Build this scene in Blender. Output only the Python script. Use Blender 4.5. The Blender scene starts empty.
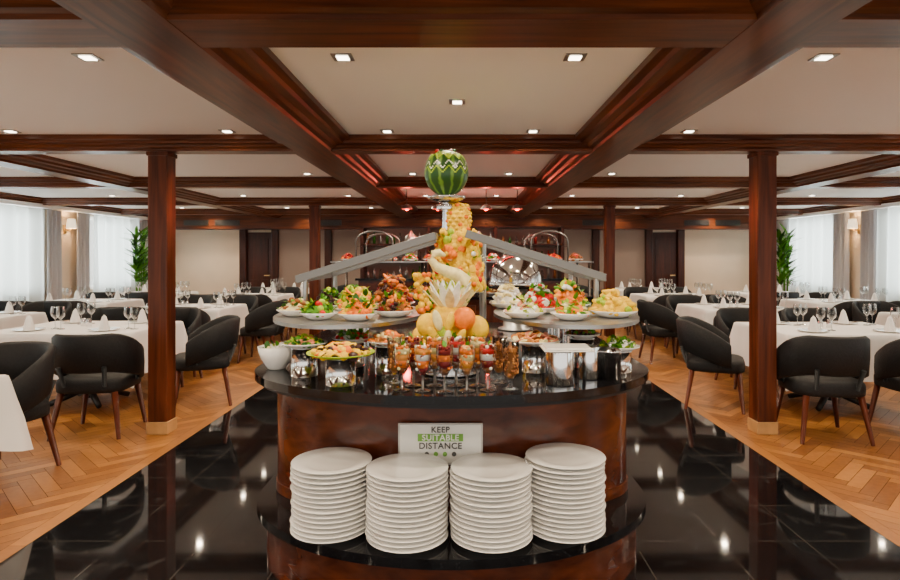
import bpy, math, random
from mathutils import Vector, Matrix, Euler
random.seed(7)
R=random.random
U=random.uniform
pi=math.pi
scene=bpy.context.scene

# ---------------------------------------------------------------- materials
def newmat(name):
    m=bpy.data.materials.new(name); m.use_nodes=True
    nt=m.node_tree; b=nt.nodes['Principled BSDF']
    return m,nt,b
def mat(name,col,rough=.5,metal=0,var=0,vscale=8,coat=0,emit=0,trans=0,bump=0,spec=.5):
    m,nt,b=newmat(name)
    b.inputs['Base Color'].default_value=(*col,1)
    b.inputs['Roughness'].default_value=rough
    b.inputs['Metallic'].default_value=metal
    b.inputs['Coat Weight'].default_value=coat
    b.inputs['Transmission Weight'].default_value=trans
    b.inputs['Specular IOR Level'].default_value=spec
    if emit:
        b.inputs['Emission Color'].default_value=(*col,1); b.inputs['Emission Strength'].default_value=emit
    if var or bump:
        tc=nt.nodes.new('ShaderNodeTexCoord'); n=nt.nodes.new('ShaderNodeTexNoise')
        n.inputs['Scale'].default_value=vscale; n.inputs['Detail'].default_value=4
        nt.links.new(tc.outputs['Object'],n.inputs['Vector'])
        if var:
            r=nt.nodes.new('ShaderNodeValToRGB')
            r.color_ramp.elements[0].position=.3; r.color_ramp.elements[1].position=.7
            r.color_ramp.elements[0].color=(*[c*(1-var) for c in col],1)
            r.color_ramp.elements[1].color=(*[min(1,c*(1+var)) for c in col],1)
            nt.links.new(n.outputs['Fac'],r.inputs['Fac']); nt.links.new(r.outputs['Color'],b.inputs['Base Color'])
        if bump:
            bp=nt.nodes.new('ShaderNodeBump'); bp.inputs['Strength'].default_value=bump; bp.inputs['Distance'].default_value=.01
            nt.links.new(n.outputs['Fac'],bp.inputs['Height']); nt.links.new(bp.outputs['Normal'],b.inputs['Normal'])
    return m
def wood(name,c1,c2,scale,rough=.34,coat=.06,spec=.2):
    m,nt,b=newmat(name)
    tc=nt.nodes.new('ShaderNodeTexCoord'); mp=nt.nodes.new('ShaderNodeMapping')
    mp.inputs['Scale'].default_value=scale
    n=nt.nodes.new('ShaderNodeTexNoise'); n.inputs['Scale'].default_value=1; n.inputs['Detail'].default_value=6; n.inputs['Distortion'].default_value=.6
    r=nt.nodes.new('ShaderNodeValToRGB')
    r.color_ramp.elements[0].position=.32; r.color_ramp.elements[1].position=.68
    r.color_ramp.elements[0].color=(*c1,1); r.color_ramp.elements[1].color=(*c2,1)
    nt.links.new(tc.outputs['Object'],mp.inputs['Vector']); nt.links.new(mp.outputs['Vector'],n.inputs['Vector'])
    nt.links.new(n.outputs['Fac'],r.inputs['Fac']); nt.links.new(r.outputs['Color'],b.inputs['Base Color'])
    b.inputs['Roughness'].default_value=rough; b.inputs['Coat Weight'].default_value=coat; b.inputs['Coat Roughness'].default_value=.15
    b.inputs['Specular IOR Level'].default_value=spec
    return m
WC1=(.040,.0085,.0025); WC2=(.140,.036,.009)
M={}
M['woodX']=wood('mahogany_x',WC1,WC2,(1.5,22,22))
M['woodY']=wood('mahogany_y',WC1,WC2,(22,1.5,22))
M['woodZ']=wood('mahogany_z',(.040,.0075,.0025),(.135,.031,.008),(18,18,1.3))
M['woodD']=wood('mahogany_dark',(.02,.005,.003),(.06,.014,.006),(18,18,1.3))
M['woodbar']=wood('mahogany_bar',(.042,.008,.003),(.12,.026,.008),(6,6,14),.2,.35,.35)
M['oak']=mat('oak_light',(.46,.25,.09),.4,var=.2)
M['leg']=wood('chair_leg_wood',(.05,.010,.004),(.10,.022,.008),(20,20,3))
M['ceil']=mat('ceiling_paint',(.90,.875,.855),.7,var=.01,vscale=1)
M['wall']=mat('wall_paint',(.68,.55,.41),.7,var=.04,vscale=2)
M['wallc']=mat('wall_paint_mauve',(.27,.20,.165),.7,var=.04,vscale=2)
M['chrome']=mat('polished_steel',(.78,.78,.78),.12,1)
M['steel']=mat('brushed_steel',(.36,.36,.35),.32,1)
M['dsteel']=mat('steel_arm',(.20,.20,.195),.4,.7)
M['black']=mat('black_metal',(.012,.012,.013),.4,.3)
M['fabric']=mat('charcoal_upholstery',(.009,.0095,.011),.6,var=.25,vscale=60,bump=.2,spec=.3)
M['cloth']=mat('white_linen',(.88,.86,.84),.8,var=.02,vscale=3,spec=.2)
M['porc']=mat('white_porcelain',(.90,.88,.84),.15,coat=.6)
M['emis']=mat('lamp_glow',(1,.86,.66),.5,emit=12)
M['shade']=mat('lampshade_white',(1,.82,.55),.6,emit=1.6)
M['brass']=mat('brass',(.7,.5,.22),.3,1)
M['grey']=mat('grey_curtain',(.48,.47,.49),.8)
M['pot']=mat('planter_grey',(.2,.2,.2),.6)
M['vent']=mat('vent_metal',(.04,.03,.025),.5)
M['led']=mat('red_led',(1,.02,.02),.5,emit=30)  # emission for the added strips that redden the ceiling
FC=dict(red=(.60,.008,.005),dred=(.20,.008,.008),green=(.07,.23,.006),dgreen=(.015,.08,.005),lime=(.34,.48,.015),orange=(.88,.19,.002),
 yellow=(.90,.53,.002),cream=(.86,.74,.34),white=(.88,.86,.78),brown=(.22,.07,.014),dark=(.03,.008,.008),pink=(.78,.28,.17),peach=(.9,.36,.05),nut=(.46,.18,.04))
for k,c in FC.items(): M[k]=mat('food_'+k,c,.4,var=.2,vscale=35,coat=.06,spec=.22)
# glass
def glassmat(name,tint,f,rg=.04):
    m=bpy.data.materials.new(name); m.use_nodes=True; nt=m.node_tree; nt.nodes.clear()
    o=nt.nodes.new('ShaderNodeOutputMaterial'); t=nt.nodes.new('ShaderNodeBsdfTransparent'); g=nt.nodes.new('ShaderNodeBsdfGlossy')
    t.inputs['Color'].default_value=(*tint,1); g.inputs['Roughness'].default_value=rg
    lw=nt.nodes.new('ShaderNodeLayerWeight'); lw.inputs['Blend'].default_value=f
    mx=nt.nodes.new('ShaderNodeMixShader')
    nt.links.new(lw.outputs['Facing'],mx.inputs[0]); nt.links.new(t.outputs[0],mx.inputs[1]); nt.links.new(g.outputs[0],mx.inputs[2]); nt.links.new(mx.outputs[0],o.inputs[0])
    return m
M['glass']=glassmat('clear_glass',(.90,.92,.92),.6)
M['glassp']=glassmat('pane_glass',(.93,.96,.95),.15)
# sheer curtain
m=bpy.data.materials.new('sheer_curtain'); m.use_nodes=True; nt=m.node_tree; nt.nodes.clear()
o=nt.nodes.new('ShaderNodeOutputMaterial'); t=nt.nodes.new('ShaderNodeBsdfTranslucent'); d=nt.nodes.new('ShaderNodeBsdfDiffuse'); mx=nt.nodes.new('ShaderNodeMixShader')
t.inputs['Color'].default_value=(.46,.49,.48,1); d.inputs['Color'].default_value=(.68,.68,.66,1); mx.inputs[0].default_value=.45
nt.links.new(t.outputs[0],mx.inputs[1]); nt.links.new(d.outputs[0],mx.inputs[2]); nt.links.new(mx.outputs[0],o.inputs[0]); M['sheer']=m
# black granite counter
m,nt,b=newmat('black_granite'); b.inputs['Roughness'].default_value=.07
tc=nt.nodes.new('ShaderNodeTexCoord'); n=nt.nodes.new('ShaderNodeTexNoise'); n.inputs['Scale'].default_value=140; r=nt.nodes.new('ShaderNodeValToRGB')
r.color_ramp.elements[0].position=.58;r.color_ramp.elements[1].position=.8; r.color_ramp.elements[0].color=(.004,.004,.005,1); r.color_ramp.elements[1].color=(.025,.025,.028,1)
nt.links.new(tc.outputs['Object'],n.inputs['Vector']);nt.links.new(n.outputs['Fac'],r.inputs['Fac']);nt.links.new(r.outputs['Color'],b.inputs['Base Color']); M['granite']=m
# black marble floor tiles
m,nt,b=newmat('black_marble_tiles'); b.inputs['Roughness'].default_value=.05
tc=nt.nodes.new('ShaderNodeTexCoord'); br=nt.nodes.new('ShaderNodeTexBrick'); br.offset=0
br.inputs['Scale'].default_value=1; br.inputs['Brick Width'].default_value=.436; br.inputs['Row Height'].default_value=.436; br.inputs['Mortar Size'].default_value=.003
br.inputs['Color1'].default_value=(.004,.004,.005,1);br.inputs['Color2'].default_value=(.007,.007,.008,1);br.inputs['Mortar'].default_value=(.05,.045,.04,1)
n=nt.nodes.new('ShaderNodeTexNoise'); n.inputs['Scale'].default_value=3; n.inputs['Detail'].default_value=8; n.inputs['Distortion'].default_value=2
r=nt.nodes.new('ShaderNodeValToRGB'); r.color_ramp.elements[0].position=.58;r.color_ramp.elements[1].position=.8; r.color_ramp.elements[0].color=(0,0,0,1); r.color_ramp.elements[1].color=(.03,.03,.03,1)
ad=nt.nodes.new('ShaderNodeMix'); ad.data_type='RGBA'; ad.blend_type='ADD'; ad.inputs[0].default_value=1
nt.links.new(tc.outputs['Object'],br.inputs['Vector']);nt.links.new(tc.outputs['Object'],n.inputs['Vector']);nt.links.new(n.outputs['Fac'],r.inputs['Fac'])
nt.links.new(br.outputs['Color'],ad.inputs[6]);nt.links.new(r.outputs['Color'],ad.inputs[7]);nt.links.new(ad.outputs[2],b.inputs['Base Color']); M['marble']=m
# parquet
m,nt,b=newmat('oak_parquet'); b.inputs['Roughness'].default_value=.36
at=nt.nodes.new('ShaderNodeAttribute'); at.attribute_name='tone'; tc=nt.nodes.new('ShaderNodeTexCoord'); n=nt.nodes.new('ShaderNodeTexNoise'); n.inputs['Scale'].default_value=25; n.inputs['Detail'].default_value=5
r=nt.nodes.new('ShaderNodeValToRGB'); r.color_ramp.elements[0].color=(.17,.055,.009,1); r.color_ramp.elements[1].color=(.47,.20,.046,1)
ma=nt.nodes.new('ShaderNodeMath'); ma.operation='MULTIPLY_ADD'; ma.inputs[1].default_value=.5
nt.links.new(tc.outputs['Object'],n.inputs['Vector']); nt.links.new(n.outputs['Fac'],ma.inputs[0]); nt.links.new(at.outputs['Fac'],ma.inputs[2]); nt.links.new(ma.outputs[0],r.inputs['Fac']); nt.links.new(r.outputs['Color'],b.inputs['Base Color'])
M['parquet']=m
M['sub']=mat('subfloor_dark',(.06,.025,.008),.8)
# watermelon rind
m,nt,b=newmat('watermelon_rind'); b.inputs['Roughness'].default_value=.3
tc=nt.nodes.new('ShaderNodeTexCoord'); sx=nt.nodes.new('ShaderNodeSeparateXYZ'); a=nt.nodes.new('ShaderNodeMath'); a.operation='ARCTAN2'
mu=nt.nodes.new('ShaderNodeMath'); mu.operation='MULTIPLY_ADD'; mu.inputs[1].default_value=11
nz=nt.nodes.new('ShaderNodeTexNoise'); nz.inputs['Scale'].default_value=14
nm=nt.nodes.new('ShaderNodeMath'); nm.operation='MULTIPLY'; nm.inputs[1].default_value=4
si=nt.nodes.new('ShaderNodeMath'); si.operation='SINE'; r=nt.nodes.new('ShaderNodeValToRGB')
r.color_ramp.elements[0].position=.3; r.color_ramp.elements[1].position=.95; r.color_ramp.elements[0].color=(.008,.055,.005,1); r.color_ramp.elements[1].color=(.11,.23,.02,1)
L=nt.links.new
L(tc.outputs['Object'],sx.inputs[0]);L(sx.outputs[0],a.inputs[0]);L(sx.outputs[1],a.inputs[1]);L(a.outputs[0],mu.inputs[0]);L(tc.outputs['Object'],nz.inputs['Vector']);L(nz.outputs['Fac'],nm.inputs[0]);L(nm.outputs[0],mu.inputs[2]);L(mu.outputs[0],si.inputs[0]);L(si.outputs[0],r.inputs['Fac']);L(r.outputs['Color'],b.inputs['Base Color'])
M['rind']=m

# ---------------------------------------------------------------- mesh builder
class MB:
    def __init__(s): s.v=[];s.f=[];s.m=[];s.mats=[];s.sm=[]
    def mi(s,k):
        if k not in s.mats: s.mats.append(k)
        return s.mats.index(k)
    def add(s,vs,fs,k,T=None,smooth=True):
        o=len(s.v)
        s.v+= [tuple(T@Vector(p)) if T else tuple(p) for p in vs]
        i=s.mi(k)
        for f in fs: s.f.append([o+q for q in f]); s.m.append(i); s.sm.append(smooth)
    def box(s,x0,x1,y0,y1,z0,z1,k,T=None):
        vs=[(x0,y0,z0),(x1,y0,z0),(x1,y1,z0),(x0,y1,z0),(x0,y0,z1),(x1,y0,z1),(x1,y1,z1),(x0,y1,z1)]
        s.add(vs,[(0,3,2,1),(4,5,6,7),(0,1,5,4),(1,2,6,5),(2,3,7,6),(3,0,4,7)],k,T,False)
    def lathe(s,prof,k,c=(0,0,0),n=24,T=None,smooth=True):
        vs=[];fs=[]
        for r,z in prof:
            for i in range(n):
                a=2*pi*i/n; vs.append((c[0]+r*math.cos(a),c[1]+r*math.sin(a),c[2]+z))
        for j in range(len(prof)-1):
            for i in range(n):
                i2=(i+1)%n; fs.append((j*n+i,j*n+i2,(j+1)*n+i2,(j+1)*n+i))
        s.add(vs,fs,k,T,smooth)
    def rod(s,p0,p1,r0,k,r1=None,n=12):
        if r1 is None:r1=r0
        p0=Vector(p0);p1=Vector(p1);d=p1-p0
        T=Matrix.Translation(p0)@d.to_track_quat('Z','Y').to_matrix().to_4x4(); h=d.length
        s.lathe([(0,0),(r0,0),(r0,0),(r1,h),(r1,h),(0,h)],k,n=n,T=T)
    def tube(s,pts,rs,k,n=10):
        vs=[];fs=[];N=len(pts)
        P=[Vector(p) for p in pts]
        for j in range(N):
            d=(P[min(j+1,N-1)]-P[max(j-1,0)]).normalized(); q=d.to_track_quat('Z','Y')
            for i in range(n):
                a=2*pi*i/n; vs.append(tuple(P[j]+q@Vector((rs[j]*math.cos(a),rs[j]*math.sin(a),0))))
        for j in range(N-1):
            for i in range(n):
                i2=(i+1)%n; fs.append((j*n+i,j*n+i2,(j+1)*n+i2,(j+1)*n+i))
        fs.append(tuple(reversed(range(n)))); fs.append(tuple(range((N-1)*n,N*n)))
        s.add(vs,fs,k)
    def ball(s,c,r,k,rot=(0,0,0),nu=10,nv=6):
        if not isinstance(r,(tuple,list)): r=(r,r,r)
        T=Matrix.Translation(c)@Euler(rot).to_matrix().to_4x4()@Matrix.Diagonal((*r,1))
        s.lathe([(math.sin(pi*j/nv),-math.cos(pi*j/nv)) for j in range(nv+1)],k,n=nu,T=T)
    def dome(s,c,r,h,k,nu=16,nv=5):
        s.lathe([(r*math.cos(pi*.5*j/nv),h*math.sin(pi*.5*j/nv)) for j in range(nv+1)],k,c,nu)
    def prism(s,out,z0,z1,k,smooth=False):
        n=len(out); vs=[(x,y,z0) for x,y in out]+[(x,y,z1) for x,y in out]
        s.add(vs,[tuple(reversed(range(n))),tuple(range(n,2*n))],k,None,False)
        s.add(vs,[(i,(i+1)%n,n+(i+1)%n,n+i) for i in range(n)],k,None,smooth)
    def leaf(s,c,L,w,k,rot,bend=.3):
        T=Matrix.Translation(c)@Euler(rot).to_matrix().to_4x4()
        vs=[];fs=[];N=5
        for j in range(N+1):
            t=j/N; ww=w*math.sin(pi*min(.97,t*.85+.12)); z=L*bend*math.sin(t*pi*.5)*t
            vs+=[(-ww,L*t,z+ww*.3),(0,L*t,z),(ww,L*t,z+ww*.3)]
        for j in range(N):
            a=j*3; fs+=[(a,a+1,a+4,a+3),(a+1,a+2,a+5,a+4)]
        s.add(vs,fs,k,T)
    def mesh(s,name):
        me=bpy.data.meshes.new(name); me.from_pydata(s.v,[],s.f)
        for k in s.mats: me.materials.append(M[k])
        me.polygons.foreach_set('material_index',s.m); me.polygons.foreach_set('use_smooth',s.sm); me.update()
        return me
    def build(s,name,loc=(0,0,0),rz=0,bevel=0,parent=None,seg=2):
        o=bpy.data.objects.new(name,s.mesh(name)); scene.collection.objects.link(o); o.location=loc; o.rotation_euler=(0,0,rz)
        if bevel:
            b=o.modifiers.new('bevel','BEVEL'); b.width=bevel; b.segments=seg; b.limit_method='ANGLE'; b.angle_limit=math.radians(50)
        if parent: o.parent=parent
        return o
def inst(name,me,loc,rz=0,parent=None):
    o=bpy.data.objects.new(name,me); scene.collection.objects.link(o); o.location=loc; o.rotation_euler=(0,0,rz)
    if parent:o.parent=parent
    return o
def empty(name,loc=(0,0,0),rz=0):
    e=bpy.data.objects.new(name,None); scene.collection.objects.link(e); e.location=loc; e.rotation_euler=(0,0,rz); e.empty_display_size=.1; return e

# ---------------------------------------------------------------- room
HC=2.42; BB=2.30; XW=7.2; Y0=-3.0; YB=14.0; XM=2.18
b=MB(); b.box(-XW-.15,XW+.15,Y0,YB+.15,-.15,-.006,'sub'); b.build('floor')
b=MB(); b.box(-XM,XM,Y0,YB,-.005,0,'marble'); b.build('floor_marble_aisle')
def clip(poly,ax,val,keep_less):
    out=[]
    for i in range(len(poly)):
        a=poly[i];c=poly[(i+1)%len(poly)]
        ia=(a[ax]<=val)==keep_less; ic=(c[ax]<=val)==keep_less
        if ia: out.append(a)
        if ia!=ic:
            t=(val-a[ax])/(c[ax]-a[ax]); out.append((a[0]+t*(c[0]-a[0]),a[1]+t*(c[1]-a[1])))
    return out
w=.088; NL=5; g=.016
vs=[];fs=[];tone=[]
def addpoly(p,t):
    if len(p)<3:return
    o=len(vs); vs.extend([(x,y,0) for x,y in p]); fs.append(list(range(o,o+len(p)))); tone.extend([t]*len(p))
c45=math.cos(pi/4)
for sd in (-1,1):
    xa,xb=(XM+.09,XW) if sd>0 else (-XW,-XM-.09)
    for bb in range(-25,26):
        for aa in range(-160,260):
            ox=aa+bb*NL; oy=aa-bb*NL
            for (rx0,rx1,ry0,ry1) in ((0,NL,0,1),(NL,NL+1,1-NL,1)):
                q=[(ox+rx0+g,oy+ry0+g),(ox+rx1-g,oy+ry0+g),(ox+rx1-g,oy+ry1-g),(ox+rx0+g,oy+ry1-g)]
                q=[((u-v)*c45*w,(u+v)*c45*w) for u,v in q]
                if max(p[0] for p in q)<xa or min(p[0] for p in q)>xb or max(p[1] for p in q)<Y0 or min(p[1] for p in q)>YB: continue
                for ax,val,kl in ((0,xa,False),(0,xb,True),(1,Y0,False),(1,YB,True)):
                    q=clip(q,ax,val,kl)
                    if not q: break
                if q: addpoly(q,U(-.15,.6))
    y=Y0
    e0=XM+.002 if sd>0 else -XM-.088
    while y<YB:
        addpoly([(e0,y+.002),(e0+.086,y+.002),(e0+.086,min(YB,y+1.2)),(e0,min(YB,y+1.2))],U(.1,.5)); y+=1.2
me=bpy.data.meshes.new('floor_parquet'); me.from_pydata(vs,[],fs); me.materials.append(M['parquet'])
at=me.attributes.new('tone','FLOAT','POINT'); at.data.foreach_set('value',tone)
o=bpy.data.objects.new('floor_herringbone_parquet',me); scene.collection.objects.link(o)
b=MB(); b.box(-XW-.15,XW+.15,Y0,YB+.15,HC,HC+.12,'ceil'); b.build('ceiling')
def beam(name,axis,c,hw,a0,a1,dz=0):
    prof=[(-hw,HC-.001),(-hw,HC-.035),(-hw*.86,HC-.045),(-hw*.82,HC-.065),(-hw*.66,HC-.07),(-hw*.6,BB+.03),(-hw*.5,BB+.02),(-hw*.47,BB+dz)]
    prof=prof+[(-x,z) for x,z in reversed(prof)]
    b=MB(); n=len(prof)
    if axis=='Y': vs=[(c+x,a,z) for a in (a0,a1) for x,z in prof]
    else: vs=[(a,c+x,z) for a in (a0,a1) for x,z in prof]
    fs=[(i,i+1,n+i+1,n+i) for i in range(n-1)]+[tuple(range(n)),tuple(range(2*n-1,n-1,-1))]
    b.add(vs,fs,'wood'+axis,None,False); return b.build(name)
k=1
for x,hw in ((-1.215,.315),(1.215,.315),(-4.25,.25),(4.25,.25),(-XW+.1,.15),(XW-.1,.15)):
    beam('trim_%d'%k,'Y',x,hw,Y0,YB); k+=1
ROWS=[(-.4,.2),(2.31,.31),(4.95,.17),(7.5,.17),(10.1,.17),(12.4,.15)]
for y,hw in ROWS:
    beam('trim_%d'%k,'X',y,hw,-XW,XW,.003); k+=1
b=MB(); b.box(-XW,XW,13.55,YB,2.06,HC,'woodX')
for x in (-6,-5.3,5.3,6,-3,3):
    b.box(x-.28,x+.28,13.535,13.55,2.14,2.26,'vent')
    for j in range(5): b.box(x-.27,x+.27,13.525,13.536,2.15+j*.022,2.158+j*.022,'black')
b.build('trim_back_soffit')
b=MB(); b.box(-XW-.15,XW+.15,YB,YB+.15,0,HC,'wall'); b.build('wall_back')
b=MB(); b.box(-4.3,4.3,YB-.06,YB-.001,0,2.06,'wallc'); b.build('wall_back_panel')
for i,x in enumerate((-3.1,3.1,-4.33,4.33,-5.07,5.07)):
    b=MB(); b.box(x-.08,x+.08,YB-.14,YB-.002,0,2.06,'woodD'); b.build('trim_pilaster_%d'%(i+1),bevel=.01)
for i,x in enumerate((-4.7,4.7)):
    b=MB(); b.box(x-.28,x+.28,YB-.06,YB-.01,0,2.0,'woodD')
    b.box(x-.2,x+.2,YB-.075,YB-.06,.15,.9,'woodD'); b.box(x-.2,x+.2,YB-.075,YB-.06,1.05,1.85,'woodD')
    b.rod((x+.23,YB-.12,1.0),(x+.12,YB-.12,1.0),.012,'brass'); b.rod((x+.23,YB-.06,1.0),(x+.23,YB-.12,1.0),.012,'brass')
    b.build('door_%d'%(i+1),bevel=.006)
b=MB(); b.box(-XW,XW,YB-.16,YB-.141,0,.1,'woodX'); b.build('baseboard_back')
WIN=[(-.9,.7),(2.3,3.9),(5.4,7.0),(8.5,10.2),(11.5,13.1)]
wi=1
def drape(b,ya,yc,k,xx,amp,per,z0=.04,z1=2.25):
    n=max(8,int((yc-ya)/per*12)); vs=[]
    for j,z in enumerate((z0,(z0+z1)*.5,z1)):
        for i in range(n+1):
            yy=ya+(yc-ya)*i/n; ph=2*pi*(yy-ya)/per
            vs.append((xx+amp*(math.sin(ph+.25*j)+.35*math.sin(ph*.37+1))*(1.1-.2*j),yy,z))
    fs=[(j*(n+1)+i,j*(n+1)+i+1,(j+1)*(n+1)+i+1,(j+1)*(n+1)+i) for j in range(2) for i in range(n)]
    b.add(vs,fs,k)
for sd,nm in ((-1,'left'),(1,'right')):
    b=MB(); x0,x1=sorted((sd*XW,sd*(XW+.15)))
    b.box(x0,x1,Y0,YB,0,.8,'wall'); b.box(x0,x1,Y0,YB,2.22,HC,'wall')
    y=Y0
    for a,c in WIN+[(YB,YB)]:
        b.box(x0,x1,y,a,.8,2.22,'wall'); y=c
    b.build('wall_'+nm)
    xb0,xb1=sorted((sd*XW,sd*(XW-.02)))
    b=MB(); b.box(xb0,xb1,Y0,YB,0,.1,'woodY'); b.build('baseboard_'+nm)
    for a,c in WIN:
        b=MB(); xm=sd*(XW+.07)
        for (ya,yc,za,zc) in ((a,c,.8,.86),(a,c,2.16,2.22),(a,a+.06,.8,2.22),(c-.06,c,.8,2.22),((a+c)/2-.025,(a+c)/2+.025,.8,2.22)):
            b.box(xm-.03,xm+.03,ya,yc,za,zc,'cloth')
        b.box(xm-.004,xm+.004,a+.05,c-.05,.85,2.17,'glassp')
        b.build('window_%d'%wi); wi+=1
        L=bpy.data.lights.new('daylight','AREA'); L.shape='RECTANGLE'; L.size=c-a; L.size_y=1.4; L.energy=180; L.color=(.96,.98,1)
        lo=bpy.data.objects.new('daylight_outside_window',L); scene.collection.objects.link(lo); lo.location=(sd*(XW+.35),(a+c)/2,1.55); lo.rotation_euler=(0,sd*pi/2,0)
        b=MB(); drape(b,a-.02,c+.02,'sheer',sd*(XW-.11),.075,.30)
        drape(b,a-.47,a-.04,'grey',sd*(XW-.10),.035,.11); drape(b,c+.04,c+.45,'grey',sd*(XW-.10),.035,.11)
        b.build('window_curtains')
    b=MB()
    x0,x1=sorted((sd*(XW-.2),sd*(XW-.0)))
    b.box(x0,x1,Y0,13.5,2.26,2.32,'ceil'); b.build('trim_curtain_pelmet_'+nm)
for x in (-2.475,2.48):
    for y in (4.95,10.1):
        b=MB(); b.box(-.078,.078,-.078,.078,.10,BB+.01,'woodZ')
        b.box(-.086,.086,-.086,.086,0,.1,'oak'); b.box(-.088,.088,-.088,.088,BB-.035,BB,'woodZ')
        b.build('wooden_column',(x,y,0),bevel=.006)
b=MB(); b.box(-.05,.05,-.05,.05,-.006,0,'steel'); b.box(-.028,.028,-.028,.028,-.010,-.006,'emis'); dl=b.mesh('downlight')
CO=[(-1.7,-.9),(.3,1.7),(2.92,4.65),(5.4,7.05),(8.0,9.6),(10.6,12.0),(12.9,13.3)]
for ya,yb_ in CO:
    pts=[(x,y) for x in (-.58,.55,-1.82,1.76,-3.5,3.5,-5.6,5.6) for y in (ya,yb_)]+[(-.03,(ya+yb_)/2-.02)]
    for x,y in pts:
        inst('recessed_downlight',dl,(x,y,HC))
        L=bpy.data.lights.new('spot','SPOT'); L.energy=48 if y>0 else 26; L.spot_size=math.radians(150); L.spot_blend=.8; L.shadow_soft_size=.03; L.color=(1,.80,.57)
        if abs(x)<1 and 1<y<5: L.energy=60
        if abs(x)<4 and y>12.5: L.energy=22
        lo=bpy.data.objects.new('downlight_lamp',L); scene.collection.objects.link(lo); lo.location=(x,y,HC-.03)
for y in (5.13,7.68):  # glowing strips added out of view behind beams, to tint the coffers red
    b=MB(); b.box(-.7,.7,-.010,.010,-.014,0,'led'); b.build('red_led_strip',(0,y,HC-.03))

# ---------------------------------------------------------------- dining chair
b=MB()
def rrect(a,bb,n=8,p=4):
    o=[]
    N=n*4
    for i in range(N):
        t=2*pi*i/N; c,s_=math.cos(t),math.sin(t)
        o.append((a*math.copysign(abs(c)**(2/p),c),bb*math.copysign(abs(s_)**(2/p),s_)))
    return o
def loft(b,rings,k,cap=True):
    n=len(rings[0]); vs=[p for r in rings for p in r]
    fs=[(j*n+i,j*n+(i+1)%n,(j+1)*n+(i+1)%n,(j+1)*n+i) for j in range(len(rings)-1) for i in range(n)]
    b.add(vs,fs,k)
    if cap: b.add(vs,[tuple(reversed(range(n))),tuple(range((len(rings)-1)*n,len(rings)*n))],k)
sr=[]
for sc,z in ((.92,.36),(.99,.37),(1.0,.40),(1.0,.44),(.97,.462),(.88,.475),(.6,.482)):
    sr.append([(x*sc,y*sc+.01,z) for x,y in rrect(.27,.26)])
loft(b,sr,'fabric')
N=28; rings=[]
for i in range(N+1):
    t=-1+2*i/N; ang=math.radians(118)*t
    s_=abs(t)
    top=.84-.20*max(0,(s_-.35)/.65)**1.5; bot=.53-.12*max(0,(s_-.3)/.7)**1.2
    rx,ry=.305,.29
    def P(rad,z,flare=0): return (math.sin(ang)*(rx+rad),-math.cos(ang)*(ry+rad)-(z-.5)*.12*max(0,math.cos(ang))+.0,z)
    h=top-bot; th=.022
    rings.append([P(-th,bot+.015),P(0,bot),P(th,bot+.015),P(th+.004,bot+h*.5),P(th,top-.02),P(0,top),P(-th,top-.02),P(-th-.004,bot+h*.5)])
loft(b,rings,'fabric')
for sx in (-1,1):
    b.rod((sx*.15,-.24,.42),(sx*.17,-.292,.58),.016,'fabric',.018)
    b.rod((sx*.265,.05,.42),(sx*.29,.05,.5),.018,'fabric',.02)
for sx in (-1,1):
    for sy in (-1,1):
        b.rod((sx*.26,sy*.25,0),(sx*.20,sy*.2+.01,.38),.015,'leg',.026)
chair=b.mesh('dining_chair')
def addchair(x,y,rz): inst('dining_chair',chair,(x,y,0),rz)
def tablemesh(w,d,name):
    b=MB(); hx,hy=w/2,d/2
    N=120; per=[]
    for i in range(N):
        t=i/N*4; sgm=int(t); f=t-sgm
        if sgm==0: p=(-hx+2*hx*f,-hy); nn=(0,-1)
        elif sgm==1: p=(hx,-hy+2*hy*f); nn=(1,0)
        elif sgm==2: p=(hx-2*hx*f,hy); nn=(0,1)
        else: p=(-hx,hy-2*hy*f); nn=(-1,0)
        per.append((p,nn,f,sgm))
    rings=[]
    for z,am in ((.752,-.02),(.750,-.004),(.742,.003),(.70,.006),(.6,.012),(.48,.02),(.34,.03)):
        ring=[]
        for i,(p,nn,f,sgm) in enumerate(per):
            cr=min(f,1-f); cf=max(0,1-cr/.12)
            wv=math.sin(i*2*pi/10+sgm)*.45+math.sin(i*2*pi/17.3)*.55
            off=am*(1+.8*wv) + cf*am*2.2 if am>0 else am
            dx=nn[0]+ (p[0]/hx)*cf*.8*(1 if nn[0]==0 else 0); dy=nn[1]+(p[1]/hy)*cf*.8*(1 if nn[1]==0 else 0)
            zz=z-(cf*.07 if z<.4 else 0)+(wv*.006 if z<.4 else 0)
            ring.append((p[0]+dx*off,p[1]+dy*off,zz))
        rings.append(ring)
    vs=[p for r in rings for p in r]; n=N
    b.add(vs,[(j*n+(i+1)%n,j*n+i,(j+1)*n+i,(j+1)*n+(i+1)%n) for j in range(len(rings)-1) for i in range(n)],'cloth')
    b.add(rings[0],[tuple(range(N))],'cloth',None,False)
    b.rod((0,0,.05),(0,0,.74),.04,'black')
    for a in range(4):
        t=pi/4+a*pi/2; b.tube([(0,0,.16),(.18*math.cos(t),.18*math.sin(t),.09),(.36*math.cos(t),.36*math.sin(t),.025)],[.035,.03,.025],'black')
    b.box(-.2,.2,-.2,.2,.725,.74,'black')
    return b.mesh(name)
T1=tablemesh(1.35,1.05,'dining_table'); T2=tablemesh(1.25,1.0,'dining_table_small')
b=MB(); b.lathe([(0,0),(.036,0),(.034,.004),(.006,.01),(.004,.02),(.004,.09),(.012,.1),(.034,.125),(.04,.155),(.036,.2),(.031,.215)],'glass',n=16); wg=b.mesh('wine_glass')
b=MB(); b.lathe([(0,0),(.08,0),(.13,.012),(.132,.016),(.08,.006),(0,.005)],'porc',n=24); b.lathe([(.05,.006),(.045,.036),(.02,.126),(.0,.15)],'cloth',n=7,smooth=False); dp=b.mesh('place_setting')
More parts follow.
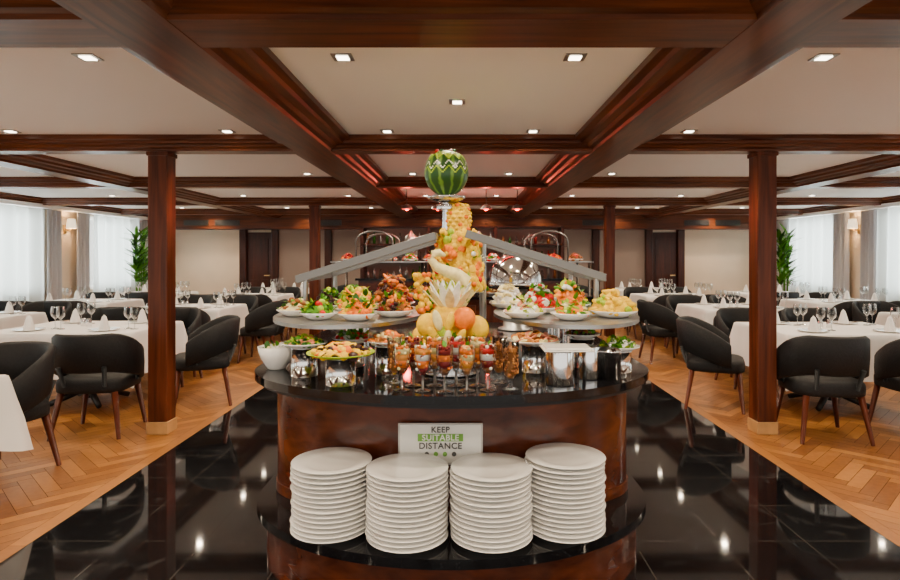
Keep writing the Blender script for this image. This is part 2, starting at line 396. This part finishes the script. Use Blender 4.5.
b=MB(); b.lathe([(0,0),(.025,0),(.025,.05),(.018,.06),(.018,.075),(0,.08)],'chrome',n=12); sk=b.mesh('salt_shaker')
def settable(x,y,me,w,d,chairs,dens=1):
    inst('dining_table',me,(x,y,0))
    for sx in (-1,1):
        for sy in (-1,1):
            px,py=x+sx*w*.26,y+sy*d*.32
            inst('plate_with_napkin',dp,(px,py,.753),R())
            inst('wine_glass',wg,(px+.15,py-sy*.14,.753)); inst('wine_glass',wg,(px+.23,py-sy*.10,.753))
    inst('salt_shaker',sk,(x,y,.753)); inst('salt_shaker',sk,(x-.07,y+.03,.753))
    for cx,cy,rz in chairs: addchair(x+cx,y+cy,rz)
def std(w,d,front=(1,1),back=(1,1),left=0,right=0):
    c=[];g=.37
    if front[0]: c.append((-w*.27,-d/2-g,U(-.15,.15)))
    if front[1]: c.append((w*.27,-d/2-g,U(-.15,.15)))
    if back[0]: c.append((-w*.27,d/2+g,pi+U(-.15,.15)))
    if back[1]: c.append((w*.27,d/2+g,pi+U(-.15,.15)))
    if left: c.append((-w/2-g-.03,U(-.1,.1),-pi/2))
    if right: c.append((w/2+g+.03,U(-.1,.1),pi/2))
    return c
inst('dining_table',T1,(-3.37,3.02,0)); addchair(-3.10,3.97,pi*.93)
settable(-3.70,5.95,T1,1.35,1.05,[(.70,-.98,.1),(1.13,.0,pi/2+.4),(-.4,.93,pi),(.35,.93,pi)])
settable(3.58,5.85,T1,1.35,1.05,[(-.68,-1.0,-.08),(.17,-.95,.1),(-1.13,-.02,-pi/2-.4),(.4,.93,pi),(-.35,.93,pi)])
inst('dining_table',T1,(4.4,3.0,0))
for sd in (-1,1):
    for i,y in enumerate((8.3,10.75,12.75)):
        settable(sd*3.8,y,T2,1.25,1.0,std(1.25,1.0,left=sd>0,right=sd<0,back=(0,0) if i==2 else (1,1),front=(1,1) if i<2 else (0,0)))
    for i,y in enumerate((7.0,9.3,11.35)):
        settable(sd*5.85,y,T2,1.25,1.0,std(1.25,1.0,back=(1,1) if i==0 else (0,0)))

# ---------------------------------------------------------------- sconces + palms
for sd in (-1,1):
    b=MB(); b.box(-.02,0,-.04,.04,-.08,.08,'brass')
    b.tube([(-.02,0,0),(-.1,0,-.03),(-.13,0,.02)],[.008]*3,'brass')
    b.lathe([(.085,.0),(.06,.17)],'shade',c=(-.13,0,.02),n=20)
    b.build('wall_sconce',(sd*XW,10.86,1.93),0 if sd>0 else pi)
    L=bpy.data.lights.new('sconce','POINT'); L.energy=14; L.color=(1,.68,.36); L.shadow_soft_size=.05
    lo=bpy.data.objects.new('sconce_lamp',L); scene.collection.objects.link(lo); lo.location=(sd*(XW-.13),10.86,2.05)
    b=MB(); b.lathe([(0,0),(.15,0),(.19,.35),(.17,.35),(.16,.3),(0,.3)],'pot')
    for i in range(6):
        a=i*1.1; b.tube([(.05*math.cos(a),.05*math.sin(a),.3),(.08*math.cos(a),.08*math.sin(a),1.0),(.1*math.cos(a),.1*math.sin(a),1.5+.06*i)],[.015,.012,.008],'green',6)
    for i in range(150):
        a=U(0,2*pi); z=U(.8,1.9); b.leaf((.07*math.cos(a),.07*math.sin(a),z),U(.24,.40),.03,random.choice(['dgreen','green','green']),(U(.5,1.3),0,a),-.35)
    b.build('potted_palm',(sd*6.68,12.45,0))

# ---------------------------------------------------------------- buffet island
BX=-.05
def stad(a,bf,yf,yk,bk,n=40,p=2.0):
    o=[]
    for i in range(n+1):
        t=pi+pi*i/n; c,s_=math.cos(t),math.sin(t)
        o.append((a*math.copysign(abs(c)**(2/p),c),yf-bf*abs(s_)**(2/p)))
    for i in range(n+1):
        t=pi*i/n; c,s_=math.cos(t),math.sin(t); o.append((a*math.copysign(abs(c)**(2/p),c),yk+bk*abs(s_)**(2/p)))
    return o
isl=empty('buffet_island',(BX,0,0))
b=MB(); b.prism(stad(.97,.68,3.03,4.4,.6),.865,.90,'granite',True); b.build('granite_top',bevel=.012,parent=isl,seg=3)
b=MB(); b.prism(stad(.945,.655,3.03,4.4,.58),.845,.865,'black',True)
b.build('top_underlay',parent=isl)
b=MB(); b.prism(stad(.88,.38,3.05,4.4,.45),.29,.845,'woodbar',True)
b.prism(stad(.893,.393,3.05,4.4,.46),.80,.844,'woodX',True); b.prism(stad(.887,.387,3.05,4.4,.455),.291,.34,'woodX',True); b.build('cabinet_body',parent=isl)
b=MB(); b.prism(stad(.945,.71,3.0,4.4,.6),.25,.29,'granite',True); b.build('lower_shelf',bevel=.012,parent=isl,seg=3)
b=MB(); b.prism(stad(.905,.60,3.0,4.4,.45),0,.25,'woodbar',True); b.build('plinth_base',parent=isl)
# plates
pr=[(0,.004),(.09,.0),(.095,.0),(.1,.006),(.165,.0165),(.169,.0185),(.167,.0205),(.105,.011),(.09,.008),(0,.008)]
for x,y,nn in ((-.5525,2.548,15),(-.225,2.47,15),(.118,2.47,15),(.435,2.548,16)):
    b=MB()
    for j in range(nn): b.lathe([(r,z+j*.0196) for r,z in pr],'porc',c=(U(-.004,.004),U(-.004,.004),0),n=44)
    b.lathe([(0,0),(.088,0),(.088,nn*.0196-.012),(0,nn*.0196-.012)],'porc',n=24)
    b.build('plate_stack',(x,y,.291))
# sign
M['signw']=mat('sign_white',(.8,.79,.74),.4); M['signg']=mat('sign_green',(.15,.38,.04),.5); M['signt']=mat('sign_text_grey',(.05,.05,.045),.5); M['signf']=mat('sign_frame',(.5,.48,.45),.3,.5)
sg=empty('distance_sign',(-.095,2.645,.64))
b=MB(); b.box(-.186,.186,0,.012,-.11,.072,'signf'); b.box(-.178,.178,-.003,0,-.10,.065,'signw'); b.box(-.10,.10,-.005,-.003,-.006,.027,'signg')
for x,k in ((-.06,'signt'),(-.02,'signg'),(.02,'signg'),(.06,'signt')):
    b.rod((x,-.003,-.062),(x,-.006,-.062),.010,k,n=20)
b.build('panel',parent=sg)
def text(t,x,z,s,k,par,y=-.007):
    cu=bpy.data.curves.new('txt','FONT'); cu.body=t; cu.size=s; cu.align_x='CENTER'; cu.align_y='CENTER'; cu.extrude=.0006; cu.offset=s*.018; cu.space_character=1.08
    o=bpy.data.objects.new('lettering',cu); scene.collection.objects.link(o); o.location=(x,y,z); o.rotation_euler=(pi/2,0,0); cu.materials.append(M[k]); o.parent=par
text('KEEP',0,.045,.036,'signt',sg); text('SUITABLE',0,.010,.036,'signw',sg); text('DISTANCE',0,-.026,.038,'signt',sg)

# steel canopy frame
fr=MB()
def bar(p0,p1,w,h,k='dsteel'):
    p0=Vector(p0);p1=Vector(p1);d=p1-p0; X=d.normalized(); Yv=Vector((0,1,0)); Z=X.cross(Yv).normalized()
    if Z.z<0: Z=-Z
    Rm=Matrix((X,Yv,Z)).transposed().to_4x4(); T=Matrix.Translation(p0)@Rm
    fr.box(0,d.length,-w/2,w/2,-h/2,h/2,k,T)
for y in (3.2,3.95):
    bar((-.88,y,1.325),(-.14,y,1.558),.05,.042); bar((.02,y,1.57),(.76,y,1.335),.05,.042)
    fr.rod((-.835,y,1.142),(-.835,y,1.325),.014,'steel'); fr.rod((.715,y,1.142),(.715,y,1.33),.014,'steel')
fr.box(-.16,-.135,3.2,3.95,1.54,1.575,'dsteel'); fr.box(.05,.075,3.2,3.95,1.54,1.575,'dsteel')
fr.box(-.16,.075,3.66,3.69,1.54,1.57,'dsteel')
fr.box(-.89,-.85,3.2,3.95,1.31,1.34,'dsteel'); fr.box(.73,.77,3.2,3.95,1.315,1.345,'dsteel')
fr.rod((-.09,3.46,.9),(-.09,3.46,1.755),.024,'chrome',n=20); fr.rod((.125,3.58,.9),(.125,3.58,1.55),.02,'steel',n=20)
fr.lathe([(0,-.02),(.03,-.02),(.1,.0),(.112,.012),(.112,.02),(0,.02)],'chrome',c=(-.09,3.46,1.772),n=30)
fr.lathe([(.024,0),(.06,.0),(.06,.03),(.024,.03)],'chrome',c=(-.09,3.46,1.715),n=20)
fr.build('steel_canopy_frame',bevel=.004)
for nm,cx,rx in (('l',-.60,.395),('r',.555,.38)):
    b=MB(); out=[(rx*math.cos(2*pi*i/48),.62*math.sin(2*pi*i/48)) for i in range(48)]
    b.prism(out,0,.018,'steel',True)
    for y in (-.1,.2,.45):
        b.rod((0,y,-.222),(0,y,0),.02,'chrome')
    b.lathe([(.08,-.222),(.08,-.21),(.02,-.205)],'chrome',c=(0,.2,0),n=20)
    b.build('raised_steel_shelf',(cx,3.3,1.122),bevel=.006)
def pile(b,cx,cy,z,r,h,cols,n,s=.02,kinds=('ball','leaf','slice')):
    for i in range(n):
        a=U(0,2*pi); q=math.sqrt(R()); x=cx+r*q*math.cos(a); y=cy+r*q*math.sin(a); zz=z+h*(1-q*q)*U(.75,1.05)
        k=random.choice(cols); kd=random.choice(kinds); ss=s*U(.7,1.25)
        if kd=='ball': b.ball((x,y,zz),ss,k,nu=8,nv=5)
        elif kd=='egg': b.ball((x,y,zz),(ss*1.7,ss*.75,ss*.7),k,(U(-.5,.5),U(-.5,.5),U(0,6)),8,5)
        elif kd=='slice': b.ball((x,y,zz),(ss*1.3,ss*1.3,ss*.3),k,(U(-.9,.9),U(-.9,.9),0),10,4)
        else: b.leaf((x,y,zz),ss*2.4,ss*.8,k if k in('green','dgreen','lime') else random.choice(['green','lime','dgreen']),(U(-.2,.9),0,U(0,6)),.3)
    b.dome((cx,cy,z-.004),r*.95,h*.85,cols[0])
def dish(name,x,y,z,r,h,cols,n,s,kinds,deep=.03,riser=0,mk='porc',rr=.06):
    b=MB(); zb=riser
    if riser: b.lathe([(0,0),(rr,0),(rr,0),(rr,riser-.004),(rr+.004,riser-.002),(rr,riser),(0,riser)],'chrome',n=28)
    b.lathe([(0,0),(r*.55,0),(r*.6,.002),(r,deep),(r,deep+.004),(r*.93,deep),(r*.55,.006),(0,.006)],mk,c=(0,0,zb),n=32)
    pile(b,0,0,zb+deep*.85,r*.78,h,cols,n,s,kinds)
    b.build(name,(x,y,z))
ZS=1.142
dish('pasta_salad_bowl',-.86,3.10,ZS,.095,.06,['cream','nut','green','brown'],70,.012,('ball','egg','leaf'))
dish('green_salad_platter',-.70,2.94,ZS,.095,.065,['green','lime','dgreen','red'],90,.014,('leaf','leaf','ball'))
dish('sliced_orange_platter',-.505,2.90,ZS,.095,.07,['orange','yellow','green','orange'],100,.015,('slice','leaf','egg'))
dish('shrimp_salad_platter',-.35,3.07,ZS,.105,.09,['brown','dred','peach','dark','orange'],130,.015,('egg','leaf','egg'))
dish('fruit_salad_bowl',-.57,3.22,ZS,.12,.13,['yellow','orange','lime','yellow','green'],120,.02,('slice','ball','leaf'))
dish('olive_salad_bowl',-.76,3.42,ZS,.11,.09,['dark','green','lime','dgreen'],90,.014,('ball','leaf'))
dish('grilled_vegetable_platter',-.42,3.6,ZS,.14,.17,['brown','orange','dred','nut','dark'],120,.02,('egg','slice'))
dish('feta_salad_platter',.31,3.0,ZS,.11,.06,['white','cream','lime','pink'],100,.014,('ball','slice','leaf'))
dish('tomato_salad_platter',.42,3.27,ZS,.12,.12,['red','green','red','white'],130,.017,('ball','leaf','slice'))
dish('sliced_pepper_platter',.53,2.92,ZS,.10,.07,['orange','lime','cream','green'],100,.015,('egg','leaf','slice'))
dish('banana_pepper_platter',.77,3.05,ZS,.12,.10,['yellow','yellow','yellow','lime'],60,.024,('egg',))
dish('carrot_salad_bowl',.62,3.5,ZS,.13,.13,['orange','green','yellow','white'],100,.018,('egg','leaf'))
dish('white_cheese_bowl',.27,3.56,ZS,.11,.11,['white','cream'],60,.02,('ball','slice'))
ZC=.901
def bowl(name,x,y,r,h,cols):
    b=MB(); b.lathe([(0,0),(r*.45,0),(r*.5,.004),(r*.85,h*.5),(r,h),(r*.95,h),(r*.8,h*.5),(r*.45,.01),(0,.01)],'porc',n=32)
    if cols: pile(b,0,0,h*.7,r*.75,h*.35,cols,45,.014,('ball','leaf'))
    b.build(name,(x,y,ZC))
bowl('white_salad_bowl',-.905,2.93,.09,.11,['white','cream'])
dish('ham_salad_platter',-.725,2.76,ZC,.105,.03,['pink','green','lime','dgreen'],70,.012,('leaf','ball','slice'),.02,.13)
dish('citrus_slice_platter',-.52,2.575,ZC,.145,.035,['yellow','orange','yellow','dark','yellow'],100,.017,('slice','slice','ball'),.02,.115,mk='lime',rr=.065)
dish('potato_salad_platter',-.35,2.82,ZC,.095,.04,['nut','brown','cream','orange'],80,.015,('ball','egg'),.02,.13)
dish('antipasto_platter',-.55,3.0,ZC,.10,.035,['green','red','white'],60,.014,('ball','leaf'),.02,.12)
dish('cold_cut_platter',.345,2.86,ZC,.13,.03,['pink','cream','nut','peach','brown'],80,.018,('slice',),.02,.13)
dish('cucumber_salad_platter',.745,2.86,ZC,.10,.035,['green','lime','white'],70,.014,('slice','leaf'),.02,.10)
dish('olive_platter',.60,3.0,ZC,.09,.035,['dark','brown','green'],60,.012,('ball',),.02,.14)
b=MB(); b.lathe([(0,0),(.062,0),(.062,.145),(0,.145)],'chrome',n=28); b.lathe([(0,0),(.05,0),(.05,.145),(0,.145)],'chrome',c=(.15,.12,0),n=28)
b.box(-.075,.14,-.07,.10,.146,.152,'porc'); b.box(-.065,.13,-.06,.09,.153,.160,'porc')
b.build('white_serving_tray_on_riser',(.42,2.58,ZC),bevel=.003)
for x,y,r_,h_ in ((.665,2.70,.05,.12),(-.78,2.66-.0,.0,.0)):
    if r_:
        b=MB(); b.lathe([(0,0),(r_,0),(r_,h_),(r_+.004,h_+.003),(r_,h_+.006),(r_*.7,h_+.018),(0,h_+.024)],'chrome',n=28); b.ball((0,0,h_+.03),.009,'chrome'); b.build('steel_container_with_lid',(x,y,ZC))
# goblets
def goblet(x,y,cols,s=1):
    b=MB(); b.lathe([(0,0),(.033,0),(.031,.004),(.006,.010),(.005,.055),(.014,.068),(.028,.095),(.034,.13),(.036,.185),(.038,.187)],'glass',n=20)
    b.rod((0,0,.005),(0,0,.06),.004,'steel'); b.lathe([(0,.0),(.034,.0),(.034,.003),(0,.006)],'glass',n=20)
    P=[(.010,.068),(.025,.095),(.030,.125),(.032,.15),(.032,.17)]
    for j in range(4):
        b.lathe([(0,P[j][1]),P[j],P[j+1],(0,P[j+1][1])],cols[j],n=14)
    for j in range(14):
        rr=.028*math.sqrt(R()); a=U(0,6.28)
        b.ball((rr*math.cos(a),rr*math.sin(a),.172+U(0,.012)),(.009,.008,.007),random.choice(cols),(U(0,3),U(0,3),0),nu=6,nv=4)
    for j in range(20):
        a=U(0,6.28); t=R(); rr=.024+.008*t
        b.ball((rr*math.cos(a),rr*math.sin(a),.09+.075*t),(.008,.008,.006),random.choice(cols),(U(0,3),U(0,3),0),nu=6,nv=4)
    b.leaf((0,0,.18),.03,.01,'green',(.8,0,U(0,6)),.2)
    o=b.build('fruit_goblet',(x,y,ZC)); o.scale=(s,s,s)
cs=[['brown','orange','peach','cream'],['dred','orange','white','peach'],['brown','dred','orange','dred'],['nut','peach','cream','orange'],['brown','dred','white','red']]
for i,x in enumerate((-.245,-.16,-.07,.02,.105)): goblet(x,2.43+abs(x+.07)*.15,cs[i%5])
for i,x in enumerate((-.205,-.115,-.025,.065)): goblet(x,2.54,cs[(i+2)%5],1.1)
for i,(x,y) in enumerate(((.20,2.48),(.16,2.60),(-.29,2.60))):
    b=MB(); b.lathe([(0,0),(.035,0),(.01,.012),(.008,.03),(.03,.06),(.036,.2),(.038,.2)],'glass',n=20)
    b.lathe([(0,.045),(.012,.045),(.027,.065),(.031,.165),(0,.17)],'nut',n=16)
    for j in range(90): a=U(0,6.28); zq=U(.06,.17); b.ball((.028*math.cos(a),.028*math.sin(a),zq),.007,random.choice(['nut','brown']),nu=6,nv=4)
    b.build('cereal_glass',(x,y,ZC))
# centre fruit sculpture
b=MB()
b.lathe([(0,0),(.14,0),(.14,.012),(.03,.02),(.03,.05),(.17,.06),(.18,.075),(0,.07)],'chrome',n=32)
pile(b,0,0,.08,.16,.10,['orange','yellow','dred','orange','yellow'],150,.022,('slice','ball','egg'))
for x,y,z,k,r in ((-.10,-.08,.23,'yellow',.055),(.065,-.12,.265,'orange',.052),(-.02,-.13,.19,'lime',.04),(.12,-.05,.21,'yellow',.06),(-.13,-.02,.17,'yellow',.05),(-.01,-.03,.24,'yellow',.09)):
    b.ball((x,y,z),(r,r*.9,r*1.05),k,nu=20,nv=12)
for x,z,t,k in ((-.07,.19,-.5,'yellow'),(-.01,.17,.1,'cream'),(.045,.18,.5,'yellow'),(.095,.15,.7,'orange'),(-.115,.15,-.8,'yellow'),(.0,.25,.2,'yellow'),(-.055,.26,-.25,'cream')):
    b.ball((x,-.155,z),(.021,.018,.05),k,(.15,t,0),10,8)
for i in range(18): b.leaf((U(-.13,.13),-.12+U(-.03,.03),U(.12,.2)),.045,.014,random.choice(['green','lime','dgreen']),(U(.2,1),0,U(2,4.3)),.2)
for i in range(16):
    a=i*2*pi/16; b.leaf((.04*math.cos(a),.04*math.sin(a)-.03,.30),.14,.022,'white' if i%2 else 'cream',(.55+.3*(i%2),0,a-pi/2),.25)
for i in range(10):
    a=i*2*pi/10+.2; b.leaf((.02*math.cos(a),.02*math.sin(a)-.03,.315),.10,.018,'lime' if i%3==0 else 'white',(1.0,0,a-pi/2),.2)
b.build('carved_fruit_centrepiece',(-.055,2.84,ZC))
b=MB()
# tall fruit tower: carved pineapples and melon flowers
HT=.50
b.lathe([(.13,-.02),(.12,.15),(.09,.30),(.06,.33),(.068,.37),(.068,.44),(.05,.48),(0,HT)],'yellow',n=24)
for j in range(7):
    z=.345+j*.022; r=.066*math.sqrt(max(.25,1-((j-2.5)/5)**2))
    for i in range(11):
        a=2*pi*(i+.5*(j%2))/11; b.ball((r*math.cos(a),r*math.sin(a),z),(.015,.015,.012),'orange' if (i+2*j)%5==0 else 'yellow',nu=8,nv=5)
def flower(x,y,z,a,s,k,kc):
    for q in range(7):
        t=q*2*pi/7
        T=(math.cos(a),math.sin(a))
        tx,ty=-T[1],T[0]
        b.ball((x+tx*math.cos(t)*s*.6,y+ty*math.cos(t)*s*.6,z+math.sin(t)*s*.6),(s*.22,s*.42,s*.42),k,(0,0,a),8,6)
    b.ball((x+math.cos(a)*s*.25,y+math.sin(a)*s*.25,z),s*.3,kc,nu=8,nv=6)
for i in range(260):
    t=R(); z=.33*t; r=(.145-.055*t)+U(-.01,.010); a=U(0,2*pi)
    x,y=r*math.cos(a),r*math.sin(a)
    k=random.choice(['yellow','yellow','orange','yellow','lime','yellow','red' if t<.4 else 'yellow'])
    q=R()
    if q<.35: b.ball((x,y,z),U(.014,.026),k,nu=9,nv=6)
    elif q<.7: b.ball((x,y,z),(.012,.03,.028),k,(U(-.4,.4),U(-.4,.4),a),9,6)
    elif q<.85: b.ball((x,y,z),(.01,.014,.036),k,(U(-.6,.6),U(-.6,.6),a),8,6)
    else: b.leaf((x,y,z),U(.04,.07),.014,random.choice(['lime','green','white']),(U(-.2,.9),0,a-pi/2),.2)
for z,a,k,kc in ((.28,-1.5,'yellow','orange'),(.20,-2.1,'orange','yellow'),(.20,-.9,'yellow','white'),(.11,-1.5,'yellow','orange'),(.10,-2.5,'yellow','red'),(.11,-.5,'orange','yellow'),(.03,-2.0,'yellow','white'),(.03,-1.0,'yellow','orange'),(.25,-2.9,'yellow','orange'),(.25,-.2,'yellow','orange')):
    r=.155-.16*z; flower(r*math.cos(a),r*math.sin(a),z,a,.05,k,kc)
b.lathe([(0,-.36),(.1,-.36),(.1,-.35),(.03,-.34),(.03,-.03),(.15,-.02),(.15,-.005),(0,-.005)],'chrome',n=24)
b.build('fruit_tower',(-.02,3.46,1.262))
# carved melon swan
b=MB()
b.ball((.02,0,.0),(.10,.07,.06),'cream',nu=20,nv=12)
b.tube([(.08,-.0,.02),(.11,-.02,.06),(.105,-.02,.10),(.06,-.02,.135),(.0,-.02,.155),(-.05,-.02,.18),(-.075,-.02,.215),(-.062,-.02,.245),(-.035,-.02,.25),(.0,-.02,.235)],[.045,.04,.036,.034,.030,.025,.021,.021,.02,.006],'cream',12)
for i in range(18):
    a=U(0,6.28); b.leaf((.02+.06*math.cos(a),.05*math.sin(a),.02),.09,.02,random.choice(['white','cream','lime']),(.9,0,a-pi/2),.3)
for i in range(60): b.ball((U(-.15,.11),U(-.1,.02),U(-.06,.03)),U(.012,.022),random.choice(['orange','yellow','green','yellow','yellow','lime']),nu=8,nv=5)
for i in range(20): b.leaf((U(-.15,.1),U(-.1,0),U(-.03,.04)),.05,.014,random.choice(['green','lime','dgreen','white']),(U(.2,1.2),0,U(0,6)),.2)
for i in range(26): b.ball((-.12+U(-.035,.035),U(-.06,-.01),U(.0,.14)),U(.012,.02),random.choice(['orange','yellow','yellow']),nu=8,nv=5)
b.lathe([(0,-.315),(.07,-.315),(.02,-.30),(.02,-.07),(.14,-.06),(0,-.055)],'chrome',n=24)
b.build('carved_melon_swan',(-.085,3.13,1.217))
# carved watermelon
b=MB(); NU,NV=110,54; r0=.132
vs=[];fs={'rind':[],'lime':[],'white':[],'red':[]}
for j in range(NV+1):
    ph=pi*j/NV
    for i in range(NU):
        a=2*pi*i/NU; zz=math.cos(ph)
        zig=.50+.25*abs(((i/NU*11)%1)*2-1)
        rr=r0
        if zz>zig: rr=r0*.93
        if zz>.88: rr=r0*.86
        vs.append((rr*math.sin(ph)*math.cos(a)*.96,rr*math.sin(ph)*math.sin(a)*.96,rr*zz*1.06))
for j in range(NV):
    for i in range(NU):
        i2=(i+1)%NU; zz=math.cos(pi*(j+.5)/NV); u=((i+.5)/NU*11)%1; zig=.50+.25*abs(u*2-1); z2=.05+.38*abs(((u+.5)%1)*2-1); z3=-.12+.30*abs(((u+.5)%1)*2-1)
        k='rind'
        if zz>zig: k='lime'
        if zz>.9: k='red'
        if zz<=zig and zz>zig-.07: k='lime'
        if abs(zz-z2)<.03: k='white'
        elif abs(zz-z3)<.02: k='lime'
        fs[k].append((j*NU+i,(j+1)*NU+i,(j+1)*NU+i2,j*NU+i2))
for k in fs: b.add(vs,fs[k],k)
for i in range(24):
    a=i*2*pi/24; b.leaf((.08*math.cos(a),.08*math.sin(a),.098),.042,.014,'lime' if i%3==0 else 'dgreen',(.25,0,a+pi/2),.3)
for i in range(20): a=U(0,6.28);q=U(0,.065); b.ball((q*math.cos(a),q*math.sin(a),.120),.012,random.choice(['red','dgreen','dred','lime']),nu=6,nv=4)
b.build('carved_watermelon',(-.09,3.46,1.932))
# roll-top chafing dish at the rear of the island
b=MB(); b.lathe([(0,0),(.13,0),(.13,.01),(.09,.02),(.09,.30),(.13,.31)],'steel',n=28)
b.lathe([(0,.31),(.20,.31),(.205,.35),(.20,.36)],'chrome',n=36); b.lathe([(.195,.36),(.19,.42),(.165,.48),(.12,.53),(.06,.56),(0,.568)],'chrome',n=36)
b.tube([(-.05,0,.56),(-.05,0,.60),(.05,0,.60),(.05,0,.56)],[.009]*4,'chrome',8)
b.build('roll_top_chafing_dish',(.40,4.5,ZC))

# ---------------------------------------------------------------- rear buffet
b=MB(); b.box(-1.75,1.75,8.2,9.2,0,.86,'woodbar'); b.box(-1.85,1.85,8.1,9.3,.86,.9,'granite'); 
for i in range(7): b.box(-1.65+i*.48,-1.25+i*.48,8.185,8.2,.12,.78,'woodZ')
b.build('rear_buffet_counter',bevel=.01)
b=MB()
for x in (-1.75,-.55,.65,1.75):
    b.rod((x,8.25,.9),(x,8.25,1.36),.018,'chrome'); b.rod((x,9.1,.9),(x,9.1,1.36),.018,'chrome')
b.box(-1.8,1.8,8.2,9.15,1.36,1.375,'steel')
for x0 in (-1.45,.95):
    for y in (8.22,9.1):
        pts=[(x0,y,1.375)]+[(x0+.25-.25*math.cos(t),y,1.65+.14*math.sin(t)) for t in [pi*i/10 for i in range(11)]]+[(x0+.5,y,1.375)]
        b.tube(pts,[.014]*len(pts),'dsteel',8)
    b.box(x0+.01,x0+.49,8.23,9.09,1.58,1.588,'glassp')
b.build('rear_sneeze_guard')
for i in range(12):
    x=-1.6+i*.29
    cols=random.choice([['red','dred','orange'],['peach','red','pink'],['brown','nut','red'],['green','red','white']])
    dish('dessert_tray',x,8.45,1.376,.12,.07,cols,60,.024,('ball','slice'))
for i in range(9): dish('buffet_tray',-1.45+i*.365,8.55,.902,.14,.06,random.choice([['red','orange','white'],['green','lime','red'],['nut','cream','brown']]),40,.028,('ball','leaf','slice'))
for x in (-.75,-.25,.25):
    b=MB(); b.lathe([(0,0),(.1,0),(.1,.03),(.08,.05),(.09,.08),(.105,.25),(.09,.36),(.03,.41),(.015,.44),(0,.45)],'steel',n=28); b.rod((0,-.09,.12),(0,-.15,.12),.012,'steel')
    b.build('beverage_urn',(x,8.85,1.376))
b=MB(); b.box(-1.9,1.9,11.0,11.6,0,1.0,'woodbar'); b.box(-1.95,1.95,10.95,11.65,1.0,1.04,'granite')
for x in (-1.9,-.65,.6,1.85): b.box(x,x+.06,11.2,11.6,1.04,2.0,'woodD')
b.box(-1.9,1.9,11.56,11.6,1.04,2.0,'wallc')
for z in (1.35,1.65,1.98): b.box(-1.9,1.91,11.2,11.6,z,z+.03,'woodD')
for z in (1.04,1.38,1.68):
    for i in range(30):
        x=-1.78+i*.122
        if abs(x+.62)<.05 or abs(x-.63)<.05: continue
        hh=U(.12,.24); b.lathe([(0,0),(.03,0),(.03,hh*.6),(.012,hh*.75),(.012,hh),(0,hh)],random.choice(['steel','dgreen','brown','steel','glass','dred']),c=(x,11.35,z),n=10)
b.build('back_bar_cabinet')
M['heat']=mat('heat_lamp_red',(1,.05,.03),.5,emit=6)  # red emission for the added pendants
for x in (-.8,-.35,.35,.8):  # pendants added to give the red glow around the rear buffet and ceiling
    b=MB(); b.rod((0,0,0),(0,0,-.22),.006,'black'); b.lathe([(.02,-.22),(.05,-.24),(.09,-.29)],'dsteel',n=20); b.ball((0,0,-.28),.035,'heat')
    b.build('heat_lamp',(x,8.7,HC))
    L=bpy.data.lights.new('heat','POINT'); L.energy=9; L.color=(1,.1,.06); L.shadow_soft_size=.05
    lo=bpy.data.objects.new('heat_lamp_bulb',L); scene.collection.objects.link(lo); lo.location=(x,8.7,HC-.36)

# ---------------------------------------------------------------- world + camera
wd=bpy.data.worlds.new('world'); scene.world=wd; wd.use_nodes=True
wd.node_tree.nodes['Background'].inputs[0].default_value=(1,.93,.84,1); wd.node_tree.nodes['Background'].inputs[1].default_value=1.9
cam=bpy.data.cameras.new('camera'); cam.lens=24; cam.sensor_width=36; cam.shift_x=-12/900; cam.shift_y=-34/900; cam.clip_start=.05
co=bpy.data.objects.new('camera',cam); scene.collection.objects.link(co); co.location=(0,0,1.45); co.rotation_euler=(pi/2,0,0); scene.camera=co
